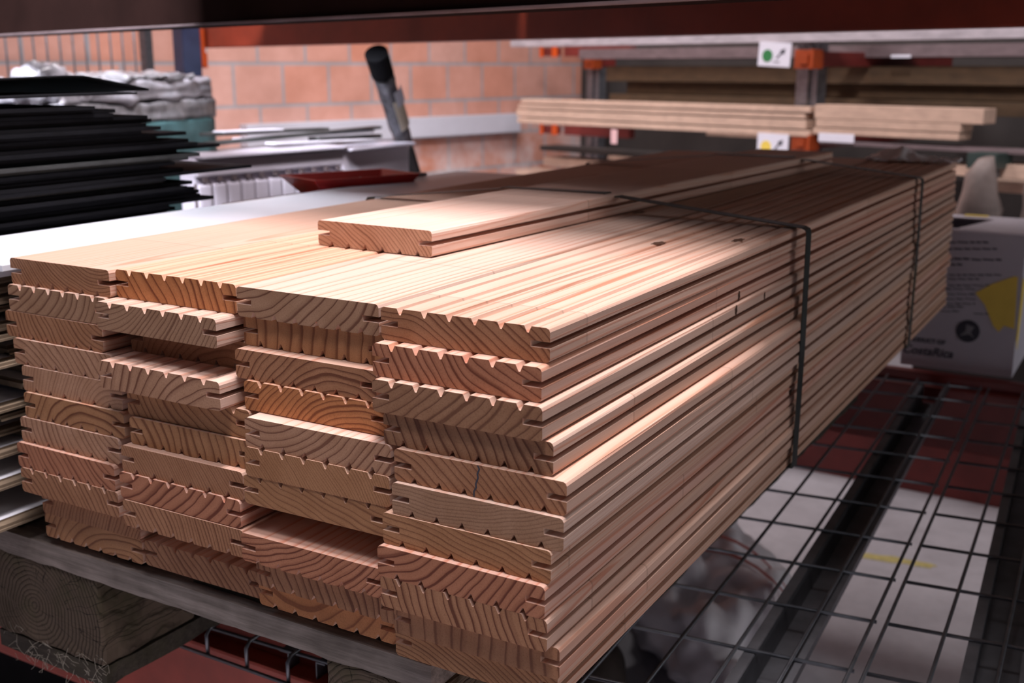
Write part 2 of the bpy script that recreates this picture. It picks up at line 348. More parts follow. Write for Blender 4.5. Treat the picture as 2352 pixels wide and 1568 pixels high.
# x, y of the board's front left corner, face with the grooves, tint, pith x, pith z (from the corner), rings per metre, contrast
BOARDS = {
 1: [(-.595, -.003, 'B', 'b', .14, .09, 300, .8), (-.597, -.007, 'T', 'g', -.03, .09, 120, .8), (-.605, -.007, 'B', 'b', .17, .07, 190, .8), (-.593, -.010, 'B', 'p', -.01, -.09, 150, .75),
     (-.583, -.011, 'B', 'p', .15, -.03, 220, .45), (-.580, -.014, 'B', 'y', .11, -.045, 115, .95), (-.588, -.015, 'B', 'p', .2, .07, 150, .7), (-.592, -.019, 'B', 'r', .2, .09, 150, .8),
     (-.589, -.020, 'T', 'b', -.06, -.10, 170, .8), (-.580, -.006, 'T', 'b', .28, -.08, 240, .7), (-.5815, -.004, 'B', 'y', .13, -.06, 130, .8)],
 2: [(-.454, .003, 'T', 'o', -.04, -.05, 110, .95), (-.457, -.019, 'T', 'g', 0, .10, 240, .75), (-.451, .012, 'B', 'k', .14, -.05, 150, .5), (-.450, -.027, 'T', 'p', .17, -.06, 110, .9),
     (-.432, -.014, 'T', 'y', .17, .09, 140, .8), (-.428, -.017, 'B', 'y', -.06, -.04, 110, .8), (-.434, -.024, 'B', 'b', .4, .22, 340, .6), (-.437, -.026, 'T', 'r', -.03, .13, 115, 1),
     (-.4345, -.027, 'B', 'b', -.16, -.11, 230, .8), (-.432, .055, 'B', 'k', .1, .1, 150, .6), (-.4405, -.001, 'T', 'b', -.15, -.16, 160, .85)],
 3: [(-.303, 0, 'B', 'g', 0, .12, 110, .9), (-.303, .006, 'B', 'y', -.4, 0, 80, .8), (-.302, -.007, 'B', 'b', .13, -.07, 170, .9), (-.291, -.010, 'T', 'o', .14, -.07, 200, .85),
     (-.278, -.025, 'B', 'p', .03, .09, 165, .85), (-.279, -.026, 'T', 'y', -.2, -.2, 380, .5), (-.283, -.025, 'T', 'y', .2, .42, 190, .6), (-.288, .045, 'B', 'k', .2, .32, 140, .6),
     (-.287, -.028, 'B', 'r', 0, .16, 190, 1), (-.281, -.018, 'B', 'b', -.32, -.1, 130, .9), (-.291, -.006, 'B', 'o', .06, .06, 75, .7)],
 4: [(-.148, -.006, 'T', 'b', 0, -.14, 180, .85), (-.148, -.018, 'T', 'r', .2, .10, 150, .95), (-.143, -.026, 'T', 'k', -.1, .25, 150, .75), (-.137, -.021, 'B', 'k', .36, .13, 130, .9),
     (-.124, -.026, 'B', 'b', -.05, -.16, 170, .8), (-.124, -.030, 'B', 'g', .05, .26, 330, .45), (-.133, -.031, 'B', 'y', 0, -.36, 200, .7), (-.135, -.036, 'B', 'r', -.01, .10, 135, 1),
     (-.133, -.036, 'T', 'b', .42, .13, 140, 1), (-.128, -.026, 'T', 'b', .36, 0, 85, .75), (-.134, -.017, 'T', 'y', -.02, -.22, 250, .8)],
}
ORD = ['topmost', 'second from the top', 'third from the top', 'fourth from the top', 'fifth from the top', 'sixth from the top', 'seventh from the top', 'eighth from the top', 'third from the bottom', 'second from the bottom', 'lowest']
CN = {1: 'leftmost column', 2: 'second column from the left', 3: 'third column from the left', 4: 'rightmost column'}
far = random.Random(5); WID = {1: .139, 2: .147, 3: .148, 4: .1475}; XN = {1: -.598, 2: -.457, 3: -.307, 4: -.150}
for c, rows in BOARDS.items():
    for k, (x, y, gf, tn, px, pz, fr, ct) in enumerate(rows):
        rz = (x-XN[c])/1.66
        L_ = 1.655 + far.uniform(-.03, .012) - y
        bm = board_mesh(WID[c], TH, L_, gf == 'T', c*20+k)
        o = finish('decking_board', bm, WOOD, None, (x, y, ZT - PITCHZ*k - (0.0004 if gf == 'B' else 0)), (0, 0, rz))
        o['pith'] = [px, 0.0, pz]; o['tint'] = list(TINT[tn]); o['ring'] = [float(fr), ct, far.uniform(0, 40)]
        look = '%s decking board%s' % (WORD[tn], ', grooves up' if gf == 'T' else '')
        setp(o, '%s %s in the %s' % (look + (',' if ',' not in look else ','), ORD[k], CN[c]), 'decking board', 'decking boards stacked in four strapped columns')
# marks: a drying check in one end, knots
def bd(c, k): return bpy.data.objects['decking_board' + ('' if (c, k) == (1, 0) else '.%03d' % ((c-1)*11+k))]
jag = [(.0745, -.0005), (.0760, -.003), (.0742, -.007), (.0748, -.010), (.0728, -.015), (.0731, -.018), (.0712, -.021), (.0712, -.0252)]
bm = bmesh.new(); addprism(bm, [(x-.0006, -.0002, z) for x, z in jag] + [(x+.0008, -.0002, z) for x, z in jag[::-1]], (0, .0003, 0)); setp(finish('drying_crack', bm, M['ink'], bd(4, 4)), 'dark jagged crack through the board end')
def knot(c, k, x, y, z, sx, sy, ax):
    bm = bmesh.new(); bmesh.ops.create_circle(bm, cap_ends=True, radius=1, segments=18)
    for i, v in enumerate(bm.verts):
        q = 1+.18*math.sin(i*2.1); v.co = Vector((v.co.x*sx*q, v.co.y*sy*q, 0)) if ax == 'z' else Vector((0, v.co.x*sx*q, v.co.y*sy*q))
    bmesh.ops.solidify(bm, geom=bm.faces[:], thickness=.0003); finish('knot', bm, M['knot'], bd(c, k), (x, y, z))
knot(4, 0, .122, .462, .0003, .005, .013, 'z'); knot(4, 0, .058, .40, .0003, .006, .012, 'z'); knot(3, 0, .09, .62, .0003, .006, .014, 'z')
knot(4, 2, .1478, .40, -.005, .003, .005, 'x'); knot(4, 1, .1478, .41, -.020, .003, .005, 'x'); knot(4, 2, .1478, .49, -.006, .002, .004, 'x'); knot(4, 7, .1478, .60, -.006, .006, .005, 'x')
# the loose board lying on top
bm = board_mesh(.1455, TH, 1.22, False, 99)
o = finish('decking_board', bm, WOOD, None, (-.386, .205, ZT+TH+.0006), (0, 0, -.045))
o['pith'] = [-.02, 0, -.13]; o['tint'] = [.76, .53, .44]; o['ring'] = [260., .7, 3.3]
setp(o, 'single loose decking board lying askew on top of the stack', 'decking board')
# straps round the stack
def strap(y, zb, label):
    bm = bmesh.new(); Wv = (0, .0190, 0); xr, xl = (.0145 if y < 1 else .0075), -.6065
    xa, xb = (-.235, -.388) if y < 1 else (-.205, -.352)
    zl = ZT+TH+.0018
    pts = [(xr-.03, y, zb-.001), (xr, y, zb+.001), (xr+.001, y, .86), (xr, y, ZT-.004), (xr-.0015, y, ZT), (xr-.006, y, ZT+.0022), (xa, y, zl-.002), (xa-.004, y, zl), (xb+.004, y, zl), (xb, y, zl-.002), (xl+.004, y, ZT+.0018), (xl, y, ZT-.003), (xl-.002, y, .9), (xl, y, zb+.002), (xl+.03, y, zb-.001)]
    addribbon(bm, pts, Wv, .0009)
    o = finish('packing_strap', bm, M['strap'], world=True)
    setp(o, label, 'strap', 'straps around the decking stack')
strap(.577, ZT-11*PITCHZ+.001, 'dark green packing strap, nearer of the two round the decking boards')
strap(1.251, ZT-11*PITCHZ+.001, 'dark green packing strap, farther of the two round the decking boards')
# crumpled film on the far corner
bm = bmesh.new(); bmesh.ops.create_grid(bm, x_segments=22, y_segments=14, size=.5)
for v in bm.verts: v.co = Vector((v.co.x*.17, v.co.y*.07, .004+.024*max(0, 1-abs(v.co.x+.15)*2.6)*max(0, 1-abs(v.co.y)*1.9)))
lumpy(bm, .008, 60, 4)
for v in bm.verts: v.co.z = max(v.co.z, .0012)
bmesh.ops.solidify(bm, geom=bm.faces[:], thickness=.0006)
o = finish('plastic_film', bm, M['bag'], None, (-.075, 1.585, ZT+.002), (0, 0, .1), True)
setp(o, 'crumpled clear wrapping film on the far corner of the decking stack', 'plastic film')
# ------------------------------------------------------------------ pallet under the stack
zb = ZT - 11*PITCHZ         # underside of the boards
pal = empty('wooden_pallet', (-.6, .1, .557), 'old weathered grey wooden pallet under the decking boards', 'pallet')
def rough(bm, amp, freq, seed): 
    bmesh.ops.subdivide_edges(bm, edges=[e for e in bm.edges if e.calc_length() > .03], cuts=6, use_grid_fill=True)
    lumpy(bm, amp, freq, seed)
for y0 in (-.012, .62, 1.25):
    bm = bmesh.new(); addbox(bm, (-.66, y0+.057, .6925), (1.10, .095, .0245))
    bmesh.ops.subdivide_edges(bm, edges=[e for e in bm.edges if e.calc_length() > .5], cuts=60, use_grid_fill=True); lumpy(bm, .0018, 45, y0)
    finish('stringer_board', bm, OLD, pal, world=True)
for k, (x0, wd) in enumerate(((-1.1, .10), (-.92, .10), (-.74, .095), (-.545, .085), (-.39, .10), (-.22, .09))):
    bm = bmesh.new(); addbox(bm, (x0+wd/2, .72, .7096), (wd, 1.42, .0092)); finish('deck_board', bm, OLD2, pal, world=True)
for x0 in (-1.10, -.665, -.222):
    for y0 in (0, .62, 1.25):
        bm = bmesh.new(); addbox(bm, (-.016 if x0 > -.3 else (-.014 if x0 > -.9 else 0), 0, 0), (.176 if -.9 < x0 < -.3 else (.148 if x0 < -.9 else .116), .125, .097), None, .004)
        bmesh.ops.subdivide_edges(bm, edges=[e for e in bm.edges if e.calc_length() > .05], cuts=7, use_grid_fill=True); lumpy(bm, .0022, 55, x0+y0)
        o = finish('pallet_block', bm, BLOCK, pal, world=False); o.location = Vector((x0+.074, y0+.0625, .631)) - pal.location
for x0 in (-1.10, -.665, -.222):
    bm = bmesh.new(); addbox(bm, (x0+(.064 if x0 < -.3 else .057), .71, .5715), (.172 if x0 < -.3 else .112, 1.42, .0205))
    bmesh.ops.subdivide_edges(bm, edges=[e for e in bm.edges if e.calc_length() > .5], cuts=60, use_grid_fill=True); lumpy(bm, .003, 30, x0)
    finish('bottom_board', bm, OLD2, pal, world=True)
# cobweb and wood shavings clinging to the near block: thin threads
bm = bmesh.new(); rr = random.Random(3)
for k in range(70):
    a = Vector((-.66+rr.random()*.16, -.004, .560+rr.random()*.035)); b = a + Vector((rr.uniform(-.012, .012), rr.uniform(-.004, .0), rr.uniform(-.012, .008))); c_ = b + Vector((rr.uniform(-.01, .01), -.002, rr.uniform(-.01, .008)))
    addtube(bm, [a, b, c_], .00022, 4)
o = finish('cobweb', bm, plain('pale_thread', (.30, .27, .22), .7), world=True); setp(o, 'grey cobweb threads on the near pallet block', 'cobweb', None, 'stuff')
# ------------------------------------------------------------------ laminate planks left of the stack
rr = random.Random(8); z = zb+.001; k = 0
def plank(x1, y0, z, wd, ln, th, label, grp):
    bm = bmesh.new(); addbox(bm, (x1-wd/2, y0+ln/2, z+th*.36), (wd, ln, th*.72), None, 0, 1)
    addbox(bm, (x1-.006-wd/2, y0+.003+ln/2, z+th*.84), (wd-.008, ln-.004, th*.30), None, 0, 0)
    for f in bm.faces:
        f.material_index = 1
        if f.calc_center_median().z > z+th*.95: f.material_index = 0
    addbox(bm, (x1-.003, y0+ln/2, z+th*.18), (.010, ln, th*.28), None, 0, 1)
    o = finish('laminate_plank', bm, [M['white'], M['core']], world=True); setp(o, label, 'laminate plank', grp)
    return o
nl = 28; thp = (0.975-z)/nl
for k in range(nl):
    tx = k/nl
    x1 = -.634 + rr.uniform(-.014, .008) + (.010 if k % 4 == 1 else 0) + (.015 if k < 3 else 0)
    y0 = rr.choice((-.025, -.005, .01, .05, .06, .075)) + rr.uniform(-.008, .008)
    if k in (1, 5, 9, 15, 21): y0 -= .035
    if k > nl-3: y0 = -.14 + .01*(k-nl)
    plank(x1, y0, z + k*thp, .16, 1.05, thp*.86, 'white laminate plank with brown fibreboard edge in the pile left of the decking', 'white laminate planks piled left of the decking')
zt_ = z + nl*thp
for k, (x1, y0, wd) in enumerate(((-.625, .02, .166), (-.612, .045, .176))):
    bm = bmesh.new(); ya_ = (-.07, .0)[k]; addbox(bm, (x1-wd/2, (ya_+1.08)/2, zt_+.004+k*.0075), (wd, 1.08-ya_, .0068), None, .0008)
    o = finish('white_panel', bm, [M['white']], world=True)
    setp(o, 'wide white laminate panel lying flat beside the decking, %s' % ('lower of two' if k == 0 else 'upper of two under the black sheets'), 'panel')
zp = zt_+.004+.0075+.0036
bm = bmesh.new(); addbox(bm, (-1.03, .09, .7165+(.968-.7165)/2), (.345, .70, .968-.7165), None, .004)
o = finish('chipboard_crate', bm, oldwood('crate_board', (.06, .05, .045), (.14, .12, .11)), world=True); setp(o, 'low dark crate carrying the black sheets, almost hidden behind the white panels', 'crate')
# ------------------------------------------------------------------ stack of black sheets
rr = random.Random(21); nsh = 34; hz = .163; zp_ = zp; zp = .9685
for k in range(nsh):
    y1 = .435 + rr.uniform(-.045, .035) - .03*math.sin(k*.55)
    if k in (14, ): y1 = .55
    x1 = -.806 + rr.uniform(-.008, .010)
    if k > 25: y1 -= .024*(k-25)
    bm = bmesh.new(); addbox(bm, (x1-.25, y1-.45, zp + .0016 + k*hz/nsh), (.5, .9, .0044), Matrix.Rotation(rr.uniform(-.012, .012), 3, 'Z'))
    o = finish('black_sheet', bm, M['blackedge'] if k in (12, 18, 19) else M['black'], world=True)
    setp(o, 'thin black plastic sheet lying flat in the big black pile', 'sheet', 'flat black sheets in the pile')
for q, (h0, tip, lab) in enumerate(((.010, .026, 'black plastic sheet curling up on top of the black pile'), (.003, .010, 'black sheet lying just under the curled one'))):
    bm = bmesh.new(); bmesh.ops.create_grid(bm, x_segments=10, y_segments=30, size=.5)
    for v in bm.verts:
        s_ = v.co.y+.5; u_ = v.co.x+.5
        v.co = Vector((-.80 + (-.42 + .42*u_)*(1-.25*s_) - (.045 if q == 0 else 0)*s_*s_, -.45 + s_*(.86 if q == 0 else .80), zp+hz+.002+h0 + tip*(1-math.cos(math.pi*min(1, s_)))*.5*(.55+.45*u_) - (.020*max(0, s_-.86)/.14 if q == 0 else 0)))
    bmesh.ops.solidify(bm, geom=bm.faces[:], thickness=.003)
    o = finish('black_sheet', bm, M['black'], world=True, smooth=True); setp(o, lab, 'sheet')
zp = zp_
# ------------------------------------------------------------------ wire decks and beams of our shelf
ZM = .555
def lx(x0, y): return x0 - .042*(y-.67)
def deck(xs, y1, label):
    root = empty('wire_mesh_deck', (xs[0], .15, ZM), label, 'wire deck', 'wire mesh decks of the near shelf')
    bm = bmesh.new()
    for x in xs:
        front = .147
        addtube(bm, [(lx(x, y1), y1, ZM), (lx(x, .9), .9, ZM), (lx(x, front+.006), front+.006, ZM), (lx(x, front), front, ZM-.006), (lx(x, front), front, ZM-.032)], .0023, 8, ref=(1, 0, 0))
    n = 0; y = .424-.124*2
    while y < y1+.1:
        a, b = xs[0], xs[-1]
        if y + .12*a < y1: addtube(bm, [(lx(a, y)-.003, max(.151, y+.12*a), ZM-.0042), (lx(b, y)+.003, min(y1, y+.12*b), ZM-.0042)], .0023, 8)
        y += .124
    addtube(bm, [(lx(xs[0], .15), .1445, ZM-.030), (lx(xs[-1], .15), .1445, ZM-.030)], .0023, 8)
    finish('wire_grid', bm, M['wire'], root, world=True)
    return root
d1 = deck([.118-.0605*k for k in range(14, -1, -1)], 1.66, 'zinc wire mesh deck carrying the pallet with the decking')
d2 = deck([.1335+.0625*k for k in range(0, 15)], 1.66, 'empty zinc wire mesh deck at the right edge')
def channel(xa, xb, wd, parent):
    bm = bmesh.new(); za, zb_ = ZM-.0075, ZM-.048
    for y0, y1 in ((.165, 1.66),):
        a0, a1 = xa, xb
        for dx, w_, zc, h_ in ((0, .0015, (za+zb_)/2, za-zb_), (wd, .0015, (za+zb_)/2, za-zb_), (wd/2, wd, zb_, .0015)):
            pa = Vector((a0+dx, y0, zc)); pb = Vector((a1+dx, y1, zc)); addbar(bm, pa, pb, w_, h_)
        for dx in (-.006, wd+.006): addbar(bm, (a0+dx, y0, za), (a1+dx, y1, za), .012, .0015)
    finish('support_channel', bm, M['chan'], parent, world=True)
channel(.038, -.032, .040, d1); channel(-.42, -.49, .04, d1)
channel(.262, .170, .045, d2); channel(.60, .53, .045, d2)
def beam(name, a, b, h, th, mats, label, lip=.02):
    """box beam with a step for the deck; a, b: bottom front edge ends"""
    a, b = Vector(a), Vector(b); root = empty(name, a, label, 'rack beam')
    bm = bmesh.new(); R = basis(b-a); c = (a+b)/2; L_ = (b-a).length
    s = 1 if R.col[1].dot(Vector((0, 1, 0))) > 0 else -1
    addbox(bm, c + R.col[1]*s*th/2 + Vector((0, 0, (h-lip)/2)), (L_, th, h-lip), R, .004)
    addbox(bm, c + R.col[1]*s*(th*.75) + Vector((0, 0, h-lip/2)), (L_, th*.5, lip+.004), R, .003)
    finish('beam_profile', bm, mats, root, world=True); return root
beam('rack_beam', (-2.3, .158, .405), (1.2, .158, .405), .142, .05, M['red'], 'red lower front beam under the pallet')
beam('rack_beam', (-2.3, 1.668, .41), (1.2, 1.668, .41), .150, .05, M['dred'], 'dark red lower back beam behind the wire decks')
# upper beams: both converge on one direction, running back to the left
WD = (HF*2655 + RT*(-1227-1176)).normalized()
ZB = 1.178+.0605
def onzb(x, y): return onz(x, y, ZB)
f0, f1 = onzb(0, 84), onzb(1176, 25)
dF = (f0-f1).normalized(); A = f1 - dF*1.0; B = f1 + dF*2.3
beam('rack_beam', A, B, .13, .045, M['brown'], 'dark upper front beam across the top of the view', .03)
bm = bmesh.new(); nF = Vector((dF.y, -dF.x, 0)); nF = nF if nF.y < 0 else -nF
addbar(bm, A+nF*.004+Vector((0, 0, .0025)), B+nF*.004+Vector((0, 0, .0025)), .008, .004, .001)
o = finish('beam_lip', bm, M['mauve'], bpy.data.objects['rack_beam.002'], world=True)
g0, g1 = onz(464, 110, ZB), onz(2352, 61, ZB)
dG = (g0-g1).normalized(); A2 = g1 - dG*.6; B2 = g0 + dG*.02
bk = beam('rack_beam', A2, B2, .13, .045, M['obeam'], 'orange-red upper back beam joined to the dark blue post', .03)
# beam end connector
bm = bmesh.new(); cpt = B2 - dG*.022; R = basis(-dG)
addbox(bm, cpt + Vector((0, 0, .0)) + nF*.008, (.050, .012, .12), R, .003); addbox(bm, cpt - dG*.0 + Vector((0, 0, -.04)), (.03, .02, .05), R, .004)
finish('end_connector', bm, M['orange'], bk, world=True)
# dark blue upright
P0 = dep(412, 150, 3.62); R = basis(-dG)
post = empty('rack_upright', (P0.x, P0.y, 0), 'dark blue perforated upright post in front of the brick wall', 'rack upright')
bm = bmesh.new()
for dx, dy, sx, sy in ((0, 0, .066, .003), (-.0315, .03, .003, .06), (.0315, .03, .003, .06), (-.02, .06, .026, .003), (.02, .06, .026, .003)):
    addbox(bm, P0 + R @ Vector((dx, dy, 0)) + Vector((0, 0, 1.1-P0.z)), (sx, sy, 2.2), R)
finish('post_profile', bm, M['navy'], post, world=True)
# unseen deck and load above the frame, added to shade the stack
bm = bmesh.new(); addbox(bm, (-.03, 1.15, 1.40), (1.86, 1.66, .018)); o = finish('shade_deck', bm, M['core'], world=True); setp(o, 'unseen brown chipboard panel above the upper beams, added to shade the stack', 'shelf panel')
bm = bmesh.new(); addbox(bm, (-1.50, 1.66, 1.40), (1.05, .62, .018)); o = finish('shade_deck', bm, M['core'], world=True); setp(o, 'short unseen chipboard panel left of the large one, added to shade the back beam', 'shelf panel')  # second unseen panel, added to keep the back beam dark
for k in range(3):
    bm = bmesh.new(); addbox(bm, (-.65+k*.61, 1.15, 1.50), (.59, 1.55, .16), None, .01); o = finish('shade_bundle', bm, M['ply2'], world=True)
    setp(o, ['left', 'middle', 'right'][k]+' unseen brown bundle overhead, added to block light', 'timber bundle', 'added light-blocking bundles overhead')
# ------------------------------------------------------------------ room
bm = bmesh.new(); addbox(bm, (0, 3, -.05), (16, 16, .1)); o = finish('floor', bm, floormat(), world=True); o['kind'] = 'structure'
WU = (HF*2655 + RT*(3500-1176)).normalized(); W0 = dep(900, 231, 5.15)
bm = bmesh.new(); bmesh.ops.create_grid(bm, x_segments=1, y_segments=1, size=.5)
for v in bm.verts: v.co = Vector((v.co.x*9, (v.co.y+.5)*3.6, 0))
r = bmesh.ops.solidify(bm, geom=bm.faces[:], thickness=.2)
o = finish('wall_left', bm, brickmat()); o['kind'] = 'structure'
o.location = (W0.x, W0.y, 0); o.rotation_euler = (math.pi/2, 0, math.atan2(WU.y, WU.x))
WALL = o
# end wall behind the rack
RP = dep(1850, 200, 4.0); RW = (HF*2655 + RT*(-1400-1176)).normalized(); RN = Vector((RW.y, -RW.x, 0)); RN = RN if (CAM-RP).dot(RN) > 0 else -RN
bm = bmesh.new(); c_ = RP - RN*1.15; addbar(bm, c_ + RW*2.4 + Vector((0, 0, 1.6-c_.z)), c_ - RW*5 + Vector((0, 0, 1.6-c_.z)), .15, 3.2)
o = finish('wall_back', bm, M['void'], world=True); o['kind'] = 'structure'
# red kick plate on the floor under the back rack
a = onz(1500, 1005, 0); b = onz(2352, 1172, 0); b2 = b + (b-a)*.5; a2 = a - (b-a)*.5; KD = (b-a).normalized(); KN = Vector((KD.y, -KD.x, 0)); KP = a
bm = bmesh.new(); addbar(bm, a2 + Vector((0, 0, .17)), b2 + Vector((0, 0, .17)), .04, .34, .004)
o = finish('kick_plate', bm, M['dred'], world=True); setp(o, 'dark red steel plate standing on the floor behind the wire decks', 'kick plate')
# yellow floor marks
for q, (x, y, L_, wd, lab) in enumerate(((2050, 1285, .11, .022, 'nearer smeared yellow paint mark on the concrete floor'), (2210, 1136, .05, .03, 'small yellow paint mark on the concrete floor near the red plate'))):
    p = onz(x, y, 0); bm = bmesh.new(); bmesh.ops.create_circle(bm, cap_ends=True, radius=1, segments=22)
    rr = random.Random(q)
    for v in bm.verts: v.co = Vector((v.co.x*L_*rr.uniform(.75, 1.1), v.co.y*wd*rr.uniform(.5, 1.1), 0))
    bmesh.ops.solidify(bm, geom=bm.faces[:], thickness=.0008)
    o = finish('floor_mark', bm, M['mark'], None, (p.x, p.y, .001), (0, 0, .12)); setp(o, lab, 'paint mark')
# plastic bag and dark sack on the floor
p = onz(1640, 1400, .1)
bag = empty('plastic_bag', (p.x, p.y, 0), 'crumpled translucent white plastic bag with red tape, on the floor under the wire deck', 'plastic bag')
bm = bmesh.new(); bmesh.ops.create_icosphere(bm, subdivisions=5, radius=1)
for v in bm.verts: v.co = Vector((v.co.x*.15 + .03*v.co.z, v.co.y*.24, (v.co.z+1)*.10*(1+.35*v.co.y)))
lumpy(bm, .075, 9, 2); lumpy(bm, .030, 26, 5)
for v in bm.verts: v.co.z = max(v.co.z, .001)
finish('bag_body', bm, M['bag'], bag, smooth=True, rot=(0, 0, .5))
for q, (ya, yb_) in enumerate(((-.14, .12), (-.05, .2))):
    bm = bmesh.new(); pts = []
    for i in range(13):
        a_ = math.pi*(.15+.7*i/12); pts.append(Vector((math.cos(a_)*.15+.02, ya + (yb_-ya)*i/12, math.sin(a_)*.17+.06)))
    addribbon(bm, pts, Vector((0, .016, .0)), .001); finish('red_tape', bm, M['bagr'], bag, rot=(0, 0, .5))
p = onz(1440, 1520, .03); bm = bmesh.new(); bmesh.ops.create_icosphere(bm, subdivisions=4, radius=1)
for v in bm.verts: v.co = Vector((v.co.x*.10, v.co.y*.12, (v.co.z+1)*.045))
lumpy(bm, .03, 14, 1)
for v in bm.verts: v.co.z = max(v.co.z, .001)
o = finish('rag_heap', bm, M['darkst'], None, (p.x-.06, p.y-.12, 0), (0, 0, 0), True); setp(o, 'dark brown heap of rags on the floor beside the plastic bag', 'rags')
# ------------------------------------------------------------------ the far rack with timber
def rk(x, y, off=0): return onpl(x, y, RP - RN*off, RN)
def rod(name, x0, y0, x1, yt, yb, off, dpt, mat, label, cat, grp=None, bev=.002, par=None, y1t=None):
    """horizontal timber: left end x0, its top/bottom pixel yt,yb there, right end pixel x1; off = how far behind the rack front, dpt = its depth"""
    a, b = rk(x0, yt, off), rk(x0, yb, off); e = rk(x1, yt, off); zc, h_ = (a.z+b.z)/2, a.z-b.z
    e = Vector((e.x, e.y, a.z)); A_ = Vector((a.x, a.y, zc)); B_ = Vector((e.x, e.y, zc)); bm = bmesh.new()
    addbar(bm, A_-RN*dpt/2, B_-RN*dpt/2, dpt, h_, bev)
    o = finish(name, bm, mat, par, world=True)
    if par is None: setp(o, label, cat, grp)
    return o
# uprights
for x, off, lab in ((1361, .95, 'galvanised rack post, farther one left of the timber'), (1852, 0, 'galvanised rack post carrying the picture cards')):
    p = rk(x, 200, off); R = basis(RW); wd = .085
    root = empty('rack_upright', (p.x, p.y, 0), lab, 'rack upright', 'galvanised posts of the far rack')
    bm = bmesh.new()
    for dx, dy, sx, sy in ((-.027, 0, .030, .003), (.027, 0, .030, .003), (0, .012, .026, .003), (-.0415, -.03, .003, .06), (.0415, -.03, .003, .06)):
        q = p - R.col[0]*dx + RN*dy; addbox(bm, (q.x, q.y, 1.1), (sx, sy, 2.2), R)
    finish('post_profile', bm, M['steel'], root, world=True)
# top grey plank and those beneath
rod('shelf_plank', 1172, 0, 2560, 87, 108, -.12, .10, M['greyt'], 'long grey sawn plank edge under the red beam of the far rack', 'plank')
rod('shelf_plank', 1330, 0, 2500, 113, 136, .25, .30, M['mauve'], 'dull brown-grey plank in shade under the long grey plank', 'plank')
# beams with orange connectors at two levels
def cross(x, y0, y1, off, lab, w_=40):
    root = empty('rack_beam', rk(x, y1, off), lab, 'rack beam')
    a = rk(x, y0, off); b = rk(x, y1, off); p = (a+b)/2; bm = bmesh.new(); R = basis(RW)
    addbox(bm, p, (.085, .05, a.z-b.z), R, .003); addbox(bm, p + RN*.02 - R.col[0]*.038, (.010, .05, (a.z-b.z)*1.02), R, .001)
    addbox(bm, p + RN*.03, (.03, .01, (a.z-b.z)*.5), R, .001)
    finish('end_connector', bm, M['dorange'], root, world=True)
    bm = bmesh.new(); addbox(bm, p - RN*.55, (.045, 1.0, (a.z-b.z)*.8), R, .003); finish('beam_profile', bm, M['dred'], root, world=True)
cross(1858, 114, 158, -.09, 'orange rack bracket beside the card with the green dot')
cross(1850, 309, 345, -.09, 'orange rack bracket beside the card with the yellow dot')
cross(1362, 112, 158, .92, 'orange rack bracket on the farther galvanised post')
def bracket(x, y0, y1, lab):
    a = rk(x, y0, .5); b = rk(x, y1, .5); p = (a+b)/2; R = basis(RW); h_ = a.z-b.z; root = empty('beam_bracket', b, lab, 'bracket')
    for d_, w_ in ((-.055, .022), (.035, .036)):
        bm = bmesh.new(); addbox(bm, p - RW*d_, (w_, .006, h_), R, .001); finish('bracket_plate', bm, [M['orange']], root, world=True)
    bm = bmesh.new(); addbox(bm, p - RN*.012, (.13, .006, h_*.8), R); finish('bracket_back', bm, M['dred'], root, world=True)
    bm = bmesh.new(); addbox(bm, p - RW*.30 - RN*.03, (.42, .04, h_*.9), R, .002); finish('beam_profile', bm, M['dred'], root, world=True)
bracket(1262, 107, 131, 'orange beam bracket below the grey plank next to the brick wall')
bracket(1262, 286, 309, 'orange beam bracket below the light boards next to the brick wall')
# dark brown boards in the upper bay
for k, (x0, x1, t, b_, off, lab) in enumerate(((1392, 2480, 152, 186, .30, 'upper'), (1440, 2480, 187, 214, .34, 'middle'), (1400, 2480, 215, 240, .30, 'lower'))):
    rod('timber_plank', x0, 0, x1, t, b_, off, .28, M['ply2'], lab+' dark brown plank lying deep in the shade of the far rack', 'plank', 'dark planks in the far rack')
# light boards, left bundle (four) and right bundle (three)
LB = ((1196, 1862, 227, 238), (1190, 1850, 240, 249), (1186, 1853, 251, 268), (1188, 1862, 270, 282))
for k, (x0, x1, t, b_) in enumerate(LB):
    rod('timber_board', x0, 0, x1, t, b_-.6, -.12, .09, M['ply'], ['topmost', 'second', 'third', 'lowest'][k]+' pale pine board of the left light bundle in the far rack', 'board', 'pale boards of the left bundle in the far rack')
for k, (x0, x1, t, b_, o_, m_) in enumerate(((1872, 2262, 240, 272, -.12, 'ply'), (1874, 2208, 273, 291, -.12, 'ply'), (1868, 2204, 293, 307, -.12, 'ply'))):
    rod('timber_board', x0, 0, x1, t, b_, o_, .09, M[m_], ['thick topmost', 'middle', 'thin lowest'][k]+' pale board of the right light bundle in the far rack', 'board', 'pale boards of the right bundle in the far rack')
rod('timber_board', 1622, 0, 1742, 303, 311, .1, .12, M['ply'], 'thin pale board behind the card with the yellow dot', 'board')
rod('shelf_plank', 1882, 0, 2560, 322, 331, -.12, .10, M['mauve'], 'narrow grey-brown shelf edge under the right light bundle', 'plank')
rod('shelf_plank', 1240, 0, 2560, 334, 345, .25, .12, M['void'], 'black shelf board in the dark lower bay of the far rack', 'plank')
rod('timber_board', 1248, 0, 1420, 361, 380, .25, .14, M['ply'], 'short pale board left, under the black shelf of the far rack', 'board')
rod('timber_board', 1396, 0, 1760, 358, 368, .80, .10, M['ply'], 'longer pale board just above the short one in the lower bay', 'board')
rod('timber_board', 1184, 0, 1420, 389, 402, .05, .14, M['ply'], 'lowest pale board beside the foot of the brick wall', 'board')
